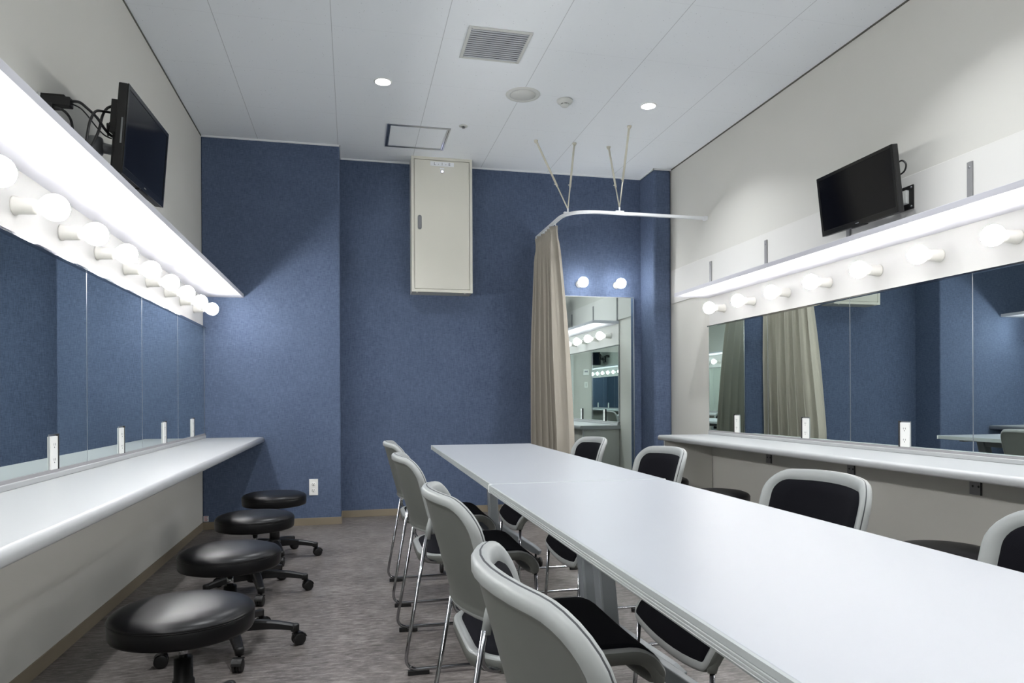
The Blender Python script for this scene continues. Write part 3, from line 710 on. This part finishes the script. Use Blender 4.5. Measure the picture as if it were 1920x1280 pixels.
cable([(-0.915, 3.13, 2.190), (-0.95, 3.075, 2.175), (-0.96, 3.01, 2.150), (-0.96, 2.955, 2.10), (-0.96, 2.925, 2.05), (-0.965, 2.905, 1.96)], 0.0048, 'black cable dropping beside the looped one to the shelf')
bm = B(); pts = [(-0.945 + 0.012 * math.sin(k * 0.9), 3.075 + 0.0075 * k + 0.022 * math.cos(k * 1.3), 2.100 + 0.0035 * k + 0.022 * math.sin(k * 1.3)) for k in range(16)]
tube(bm, spline(pts, 5), 0.004, 7); tag(obj('cable_bundle', bm, M['blk']), 'black coiled bundle of spare cable at the back of the left television', 'cable')

# ------------------------------------------------------------------ tables
def table(label, cx, y0, y1, rz, frames, rot_c):
    cy = (y0 + y1) / 2; L2 = (y1 - y0) / 2; W2 = 0.340
    t = thing('folding_table', label, 'table', (cx, cy, 0), rz, 'white tables joined end to end')
    top = 0.720
    bm = B(); box(bm, -W2 + 0.004, W2 - 0.004, -L2 + 0.003, L2 - 0.003, top - 0.027, top)
    obj('tabletop', bm, M['table'], t, 0.0015)
    # ribbed edge band
    prof = [(0.0, 0.0), (0.004, -0.0015), (0.0045, -0.011), (0.0035, -0.0125), (0.0045, -0.014), (0.0045, -0.017), (0.0035, -0.0182), (0.0045, -0.0195), (0.0045, -0.0225), (0.0035, -0.0238), (0.0045, -0.025), (0.003, -0.0285), (0.0, -0.0285)]
    cor = [(-1, -1), (1, -1), (1, 1), (-1, 1)]
    bm = B(); rings = []
    for d_, z_ in prof:
        rings.append([bm.verts.new((sx * (W2 - 0.004 + d_), sy * (L2 - 0.003 + (d_ * 0.6)), top + z_ - 0.0002)) for sx, sy in cor])
    for a, b in zip(rings, rings[1:]):
        for k in range(4): bm.faces.new((a[k], a[(k + 1) % 4], b[(k + 1) % 4], b[k]))
    obj('edge_band', bm, M['table_edge'], t)
    for sx in (-1, 1):
        for sy in (-1, 1):
            x_, y_ = sx * (W2 - 0.003), sy * (L2 - 0.004)
            simple('corner_cap', (x_ - 0.0045, x_ + 0.0045, y_ - 0.006, y_ + 0.004 * (1), top - 0.0285, top - 0.001), M['plate'], t, 0.0008)
    # stretcher beam
    simple('stretcher', (0.013, 0.059, frames[0] - cy, frames[-1] - cy, top - 0.085, top - 0.045), M['table_leg'], t, 0.003)
    for fy in frames:
        yy = fy - cy
        bm = B()
        PX = 0.036
        pv = box(bm, PX - 0.030, PX + 0.030, yy - 0.035, yy + 0.035, 0.185, top - 0.045)
        for q_ in pv:
            if q_.co.z < 0.3: q_.co.y -= 0.13
        box(bm, -0.24, 0.24, yy - 0.025, yy + 0.025, top - 0.045, top - 0.0275)
        lg = obj('table_leg', bm, M['table_leg'], t, 0.008)
        bm = B(); lathe(bm, [(0, yy - 0.0752), (0.005, yy - 0.0752), (0.005, yy - 0.070)], 12, (PX, 0, 0.54), 'y'); obj('bolt_hole', bm, M['slot'], lg)
        for sx, ex in ((-1, -0.330), (1, 0.262)):
            bm = B(); a_ = Vector((PX + sx * 0.012, yy - 0.13, 0.212)); b_ = Vector((ex, yy - 0.405, 0.090)); d_ = (b_ - a_).normalized()
            sd = Vector((0, 0, 1)).cross(d_).normalized(); n_ = d_.cross(sd)
            vs = []
            for p, hw, hh in ((a_, 0.020, 0.030), (a_.lerp(b_, 0.9), 0.018, 0.022), (b_ + d_ * 0.01, 0.014, 0.014)):
                vs.append([bm.verts.new(p + sd * hw * q + n_ * hh * w) for q, w in ((-1, -1), (1, -1), (1, 1), (-1, 1))])
            for v0, v1 in zip(vs, vs[1:]):
                for k in range(4): bm.faces.new((v0[k], v0[(k + 1) % 4], v1[(k + 1) % 4], v1[k]))
            bm.faces.new(vs[0]); bm.faces.new(vs[-1][::-1])
            ft = obj('table_foot', bm, M['table_leg'], t, 0.005)
            # twin-wheel caster
            wx, wy = ex - 0.015 * sx, yy - 0.385; cxw, cyw = wx, wy - 0.030
            bm = B(); tube(bm, [(wx, wy, 0.088), (wx, wy, 0.050)], 0.007, 10)
            obox(bm, (wx, wy - 0.014, 0.048), Vector((1, 0, 0)), Vector((0, 1, 0)), Vector((0, 0, 1)), 0.008, 0.030, 0.010)
            ca = obj('caster', bm, M['blk'], ft, 0.003)
            for q in (-1, 1):
                bm = B(); lathe(bm, [(0, -0.010), (0.024, -0.010), (0.030, -0.006), (0.030, 0.006), (0.024, 0.010), (0, 0.010)], 24, (cxw + q * 0.020, cyw, 0.030), 'x')
                obj('caster_wheel', bm, M['blk'], ft)
    bm = B(); box(bm, -W2 + 0.006, -W2 + 0.035, -L2 + 0.035, -L2 + 0.065, top - 0.040, top - 0.027); obj('link_latch', bm, M['plate'], t, 0.002)
    return t
table('far white folding table, its end near the blue back wall', 0.8415, 2.4955, 4.690, -0.0125, (2.60, 4.56), 0)
table('near white folding table, running out of the bottom right of the view', 0.8135, 0.292, 2.4895, -0.006, (0.42, 2.39), 0)

# ------------------------------------------------------------------ stacking chairs
def rr_outline(hw, hh, rt, rb, n=7, cb=0.0):
    """rounded rect in (u,v), rt radius at +v corners, rb at -v"""
    pts = []
    def arc(cx, cy, r, a0, a1):
        for k in range(n + 1):
            a = a0 + (a1 - a0) * k / n; pts.append((cx + r * math.cos(a), cy + r * math.sin(a)))
    def seg(p, q, m):
        for k in range(1, m): pts.append((p[0] + (q[0] - p[0]) * k / m, p[1] + (q[1] - p[1]) * k / m))
    arc(hw - rt, hh - rt, rt, 0, PI / 2); seg((hw - rt, hh), (-hw + rt, hh), 8)
    arc(-hw + rt, hh - rt, rt, PI / 2, PI); seg((-hw, hh - rt), (-hw, -hh + rb), 18)
    arc(-hw + rb, -hh + rb, rb, PI, 1.5 * PI); seg((-hw + rb, -hh), (hw - rb, -hh), 8)
    arc(hw - rb, -hh + rb, rb, 1.5 * PI, 2 * PI); seg((hw, -hh + rb), (hw, hh - rt), 18)
    return pts
def shell(bm, rings, f, mis=None):
    """rings: list of (inset, normal offset); f(u,v,off)->point; outline inset by distance; closes both ends with fans of scaled rings"""
    loops = []
    for ins, off, args in rings:
        hw, hh, rt, rb = args; s = None
        if ins >= 0.5:      # scaled interior ring (ins-0.5 = shrink factor 0..1)
            base = rr_outline(hw, hh, rt, rb); k = 1 - (ins - 0.5) * 2
            pts = [(u * k, v * k) for u, v in base]
        else:
            pts = rr_outline(hw - ins, hh - ins, max(rt - ins, 0.008), max(rb - ins, 0.008))
        loops.append([bm.verts.new(f(u, v, off)) for u, v in pts])
    for i, (a, b) in enumerate(zip(loops, loops[1:])):
        n_ = len(a)
        for k in range(n_):
            q = bm.faces.new((a[k], a[(k + 1) % n_], b[(k + 1) % n_], b[k])); q.smooth = True
            if mis: q.material_index = mis[i]
    for lp, rv in ((loops[0], True), (loops[-1], False)):
        q = bm.faces.new(lp if not rv else lp[::-1]); q.smooth = True
        if mis: q.material_index = mis[0] if rv else mis[-1]
def fan(bm, args, ins0, f, off, mi=0, steps=4, bulge=0.0):
    """filled panel: rings shrinking to the centre"""
    hw, hh, rt, rb = args
    base = rr_outline(hw - ins0, hh - ins0, max(rt - ins0, 0.008), max(rb - ins0, 0.008)); prev = None; first = None
    for j in range(steps + 1):
        k = 1 - j / steps
        if j == steps:
            c = bm.verts.new(f(0, 0, off + bulge))
            for i in range(len(prev)): q = bm.faces.new((prev[i], prev[(i + 1) % len(prev)], c)); q.smooth = True; q.material_index = mi
        else:
            lp = [bm.verts.new(f(u * k, v * k, off + bulge * (1 - k * k))) for u, v in base]
            if prev:
                for i in range(len(lp)): q = bm.faces.new((prev[i], prev[(i + 1) % len(lp)], lp[(i + 1) % len(lp)], lp[i])); q.smooth = True; q.material_index = mi
            else: first = lp
            prev = lp
    return first
def bridge(bm, a, b, mi=0, smooth=True):
    for i in range(len(a)): q = bm.faces.new((a[i], a[(i + 1) % len(a)], b[(i + 1) % len(b)], b[i])); q.smooth = smooth; q.material_index = mi
def make_chair(label):
    t = thing('stacking_chair', label, 'chair', (0, 0, 0), 0, 'grey stacking chairs around the tables')
    # backrest: u = local y, v = height from centre
    ZM, HH, HW = 0.655, 0.140, 0.232
    def fb(u, v, off):
        z = ZM + v + 0.014 * (1 - (u / HW) ** 2) * max(0, v / HH); xx = 0.068 - 0.27 * (z - 0.515) + 0.074 * (u / HW) ** 2
        nx = Vector((1, -2 * 0.074 * u / HW ** 2, 0.27)).normalized()
        return Vector((xx, u, z)) + nx * off
    A = (HW, HH, 0.075, 0.035)
    bm = B()
    def ring(ins, off): return [bm.verts.new(fb(u, v, off)) for u, v in rr_outline(HW - ins, HH - ins, max(0.075 - ins, 0.01), max(0.035 - ins, 0.01))]
    c0 = fan(bm, A, 0.034, fb, 0.001); r1 = ring(0.028, 0.006); r2 = ring(0.012, 0.008); r3 = ring(0.002, 0.004); r4 = ring(0.0, -0.002)
    r5 = ring(0.0008, -0.0035); r6 = ring(0.0, -0.005); r7 = ring(-0.001, -0.012); r8 = ring(0.004, -0.019); r9 = ring(0.016, -0.022); r10 = ring(0.024, -0.017)
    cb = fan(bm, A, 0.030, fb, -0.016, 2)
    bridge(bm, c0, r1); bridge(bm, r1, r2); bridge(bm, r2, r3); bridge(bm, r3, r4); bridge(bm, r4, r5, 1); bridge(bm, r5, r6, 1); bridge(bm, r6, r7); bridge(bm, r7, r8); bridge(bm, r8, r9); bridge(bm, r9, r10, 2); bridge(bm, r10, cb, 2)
    # lower corner sleeves for the tubes
    for s in (-1, 1):
        p0 = fb(s * (HW - 0.010), -HH + 0.075, -0.010); p1 = Vector((0.092, s * (HW - 0.004), 0.500))
        tube(bm, [p0, (p0 + p1) / 2, p1], [0.007, 0.0115, 0.0115], 12)
    obj('backrest_shell', bm, [M['shell'], M['seam'], M['shell_shaded']], t)
    bm = B(); f1 = fan(bm, A, 0.036, fb, 0.009, 0, 4, 0.003); f2 = [bm.verts.new(fb(u, v, 0.002)) for u, v in rr_outline(HW - 0.031, HH - 0.031, 0.044, 0.01)]
    bridge(bm, f1, f2); obj('backrest_pad', bm, M['fabric'], t)
    # seat: v = along local x (rear -> front), u = local y
    CX, SH, SW = 0.322, 0.256, 0.236
    S0, RB = 0.442, 0.088
    def fs(u, v, off):
        s = CX + v + 0.024 * max(0, v / SH) ** 3 * (1 - (u / SW) ** 2); dish = -0.006 * (1 - (u / SW) ** 2)
        if s <= S0: return Vector((s, u, 0.432 + off + dish))
        a = (s - S0) / RB; cfr = math.cos(a); sfr = math.sin(a)
        return Vector((S0 + (RB + off) * sfr, u, 0.432 + dish - RB + (RB + off) * cfr))
    AS = (SW, SH, 0.035, 0.13)
    bm = B()
    def ring2(ins, off): return [bm.verts.new(fs(u, v, off)) for u, v in rr_outline(SW - ins, SH - ins, max(0.040 - ins, 0.01), max(0.13 - ins, 0.01))]
    c0 = fan(bm, AS, 0.028, fs, -0.001, 0, 9); r1 = ring2(0.023, 0.004); r2 = ring2(0.009, 0.005); r3 = ring2(0.001, 0.0); r4 = ring2(-0.001, -0.010); r5 = ring2(0.003, -0.030); r6 = ring2(0.014, -0.032); r7 = ring2(0.022, -0.020)
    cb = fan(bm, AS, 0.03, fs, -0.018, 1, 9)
    for a, b in ((c0, r1), (r1, r2), (r2, r3)): bridge(bm, a, b)
    for a, b in ((r3, r4), (r4, r5), (r5, r6), (r6, r7), (r7, cb)): bridge(bm, a, b, 1)  # seat sides and underside: shade put into the colour
    for s in (-1, 1):
        arc_ = [fs(s * 0.222, S0 - CX + RB * a_, -0.016) for a_ in (0.0, 0.35, 0.7, 1.05, 1.4)]
        tube(bm, arc_ + [Vector((0.514, s * 0.225, 0.343))], [0.006, 0.012, 0.014, 0.0145, 0.0145, 0.011], 12, 1)
    obj('seat_shell', bm, [M['shell'], M['shell_shaded']], t)
    bm = B(); f1 = fan(bm, AS, 0.026, fs, 0.008, 0, 9, 0.002); f2 = [bm.verts.new(fs(u, v, -0.001)) for u, v in rr_outline(SW - 0.021, SH - 0.021, 0.014, 0.109)]
    bridge(bm, f1, f2); obj('seat_pad', bm, M['fabric'], t)
    # chrome sled frames
    for s in (-1, 1):
        yo = s * 0.250
        pts = fillet([(0.514, s * 0.226, 0.350), (0.530, yo, 0.020), (0.0, yo, 0.020), (0.088, s * 0.232, 0.510)], [0.045, 0.06], 8)
        bm = B(); tube(bm, pts, 0.0068, 10)
        pts = fillet([(0.090, s * 0.230, 0.512), (0.080, s * 0.222, 0.415), (0.16, s * 0.200, 0.405), (0.40, s * 0.19, 0.402)], [0.05, 0.04], 7)
        tube(bm, pts, 0.0062, 10)
        fr_ = obj('sled_frame', bm, M['chrome'], t)
        for xx in (0.055, 0.475):
            bm = B(); box(bm, xx - 0.040, xx + 0.040, yo - 0.008, yo + 0.008, 0.0, 0.018); box(bm, xx - 0.005, xx + 0.040, yo - 0.016 if s > 0 else yo + 0.008, yo - 0.008 if s > 0 else yo + 0.016, 0.002, 0.018)
            obj('floor_glide', bm, M['blk'], fr_, 0.002)
    bm = B(); tube(bm, [(0.16, -0.200, 0.405), (0.16, 0.200, 0.405)], 0.006, 8); tube(bm, [(0.40, -0.19, 0.402), (0.40, 0.19, 0.402)], 0.006, 8); obj('cross_bar', bm, M['chrome'], t)
    return t
XCH = 0.187
ch0 = make_chair('grey stacking chair on the left side of the tables, farthest from the viewer')
ch0.location = (XCH, 3.767, 0)
dup(ch0, (XCH - 0.003, 2.890, 0), 0, 'grey stacking chair on the left side of the tables, second from the back wall')
dup(ch0, (0.200, 1.785, 0), 0.0, 'grey stacking chair on the left side of the tables, second from the viewer')
dup(ch0, (0.190, 0.945, 0), 0.0, 'large grey stacking chair nearest the viewer on the left side of the tables')
RX = 1.375
dup(ch0, (RX - 0.008, 3.79, 0), PI, 'grey stacking chair on the right side of the tables, in front of the dressing mirror')
dup(ch0, (RX + 0.032, 2.93, 0), PI, 'grey stacking chair on the right side of the tables, beside the joint between them')
dup(ch0, (RX + 0.01, 1.82, 0), PI, 'grey stacking chair on the right, its large back in front of the right counter')
dup(ch0, (RX + 0.00, 0.99, 0), PI, 'grey stacking chair cut by the right frame edge')

# ------------------------------------------------------------------ stools
def make_stool(label):
    t = thing('rolling_stool', label, 'stool', (0, 0, 0), 0, 'black rolling stools along the counters')
    bm = B()
    lathe(bm, [(0, 0.343), (0.185, 0.343), (0.196, 0.347), (0.200, 0.355), (0.201, 0.388), (0.199, 0.394)], 56)
    lathe(bm, [(0.1975, 0.394), (0.2005, 0.397), (0.199, 0.402), (0.190, 0.412), (0.165, 0.421), (0.11, 0.427), (0.05, 0.4295), (0, 0.430)], 56)
    lathe(bm, [(0.199, 0.3925), (0.2025, 0.3955), (0.199, 0.398)], 56)
    obj('seat', bm, M['leather'], t)
    bm = B(); box(bm, -0.07, 0.07, -0.05, 0.05, 0.330, 0.343); lathe(bm, [(0, 0.312), (0.030, 0.312), (0.030, 0.330), (0, 0.330)], 20); obj('seat_plate', bm, M['blk'], t, 0.003)
    bm = B(); lathe(bm, [(0.0, 0.312), (0.013, 0.312), (0.013, 0.255), (0, 0.255)], 20); obj('gas_piston', bm, M['chrome'], t)
    bm = B(); lathe(bm, [(0, 0.265), (0.026, 0.265), (0.027, 0.20), (0.031, 0.198), (0.032, 0.115), (0.0, 0.115)], 24); obj('column_cover', bm, M['blk'], t)
    bm = B(); lathe(bm, [(0, 0.060), (0.038, 0.062), (0.046, 0.075), (0.046, 0.110), (0.040, 0.122), (0.0, 0.124)], 24); obj('hub', bm, M['blk'], t)
    for k in range(5):
        a = math.radians(-75 + 72 * k); d_ = Vector((math.cos(a), math.sin(a), 0)); n_ = Vector((-d_.y, d_.x, 0)); bm = B()
        prev = None
        for j in range(9):
            f = j / 8; rr = 0.035 + 0.225 * f; zt = 0.118 - 0.030 * f ** 2.2; hh = 0.042 - 0.018 * f; hw = 0.022 - 0.006 * f
            c = d_ * rr
            ring = [bm.verts.new(c + n_ * q * hw * w + Vector((0, 0, z_))) for q, w, z_ in ((-1, 1, zt - hh), (-1, 1, zt - 0.006), (-0.6, 1, zt), (0.6, 1, zt), (1, 1, zt - 0.006), (1, 1, zt - hh))]
            if prev:
                for i in range(6): bm.faces.new((prev[i], prev[(i + 1) % 6], ring[(i + 1) % 6], ring[i]))
            else: bm.faces.new(ring)
            prev = ring
        bm.faces.new(prev[::-1])
        e = d_ * 0.256; lathe(bm, [(0, 0.060), (0.017, 0.060), (0.018, 0.085), (0.014, 0.090), (0, 0.091)], 16, e)
        arm = obj('base_arm', bm, M['blk'], t)
        b_ = a + (0.5 if k % 2 else -0.45); cd = Vector((math.cos(b_), math.sin(b_), 0)); ax = Vector((-cd.y, cd.x, 0)); cc = e + cd * 0.016
        bm = B(); tube(bm, [e + Vector((0, 0, 0.062)), e + Vector((0, 0, 0.045))], 0.006, 8)
        for i in range(7):   # hood arcs
            aa = PI * (0.05 + 0.75 * i / 7); ab = PI * (0.05 + 0.75 * (i + 1) / 7)
            for r0 in (0.0295,):
                p = [cc + Vector((0, 0, 0.026)) + (cd * math.cos(x_) + Vector((0, 0, 1)) * math.sin(x_)) * r0 for x_ in (aa, ab)]
                v = [bm.verts.new(p[0] - ax * 0.019), bm.verts.new(p[0] + ax * 0.019), bm.verts.new(p[1] + ax * 0.019), bm.verts.new(p[1] - ax * 0.019)]
                bm.faces.new(v)
        obox(bm, cc + Vector((0, 0, 0.030)), cd, ax, Vector((0, 0, 1)), 0.018, 0.004, 0.020)
        obj('caster', bm, M['blk'], arm)
        for q in (-1, 1):
            bm = B(); n2 = 20; loops = []
            for rr, off in ((0.0, 0.0075), (0.016, 0.0075), (0.022, 0.006), (0.026, 0.004), (0.026, -0.005), (0.020, -0.006), (0.0, -0.006)):
                ctr = cc + ax * (q * 0.0125 + q * off) + Vector((0, 0, 0.026))
                loops.append([bm.verts.new(ctr + (cd * math.cos(2 * PI * i / n2) + Vector((0, 0, 1)) * math.sin(2 * PI * i / n2)) * max(rr, 0.0005)) for i in range(n2)])
            for A_, B_ in zip(loops, loops[1:]): bridge(bm, A_, B_)
            obj('caster_wheel', bm, M['blk'], arm)
    return t
st0 = make_stool('black round rolling stool at the left counter, nearest the viewer')
st0.location = (-0.493, 2.258, 0)
dup(st0, (-0.493, 3.085, 0), 0.02, 'black round rolling stool at the left counter, second from the viewer')
dup(st0, (-0.507, 3.965, 0), -0.03, 'black round rolling stool at the left counter, third from the viewer')
dup(st0, (-0.495, 4.810, 0), 0.0, 'black round rolling stool at the left counter, nearest the blue wall')
dup(st0, (2.305, 4.98, 0), 0.3, 'black rolling stool at the far end of the right counter, mostly hidden behind a chair')
dup(st0, (2.312, 4.15, 0), 1.0, 'black rolling stool at the right counter, seen just left of the middle chair back')
dup(st0, (2.320, 2.36, 0), 0.2, 'black rolling stool at the right counter, seen between the two nearest chair backs')
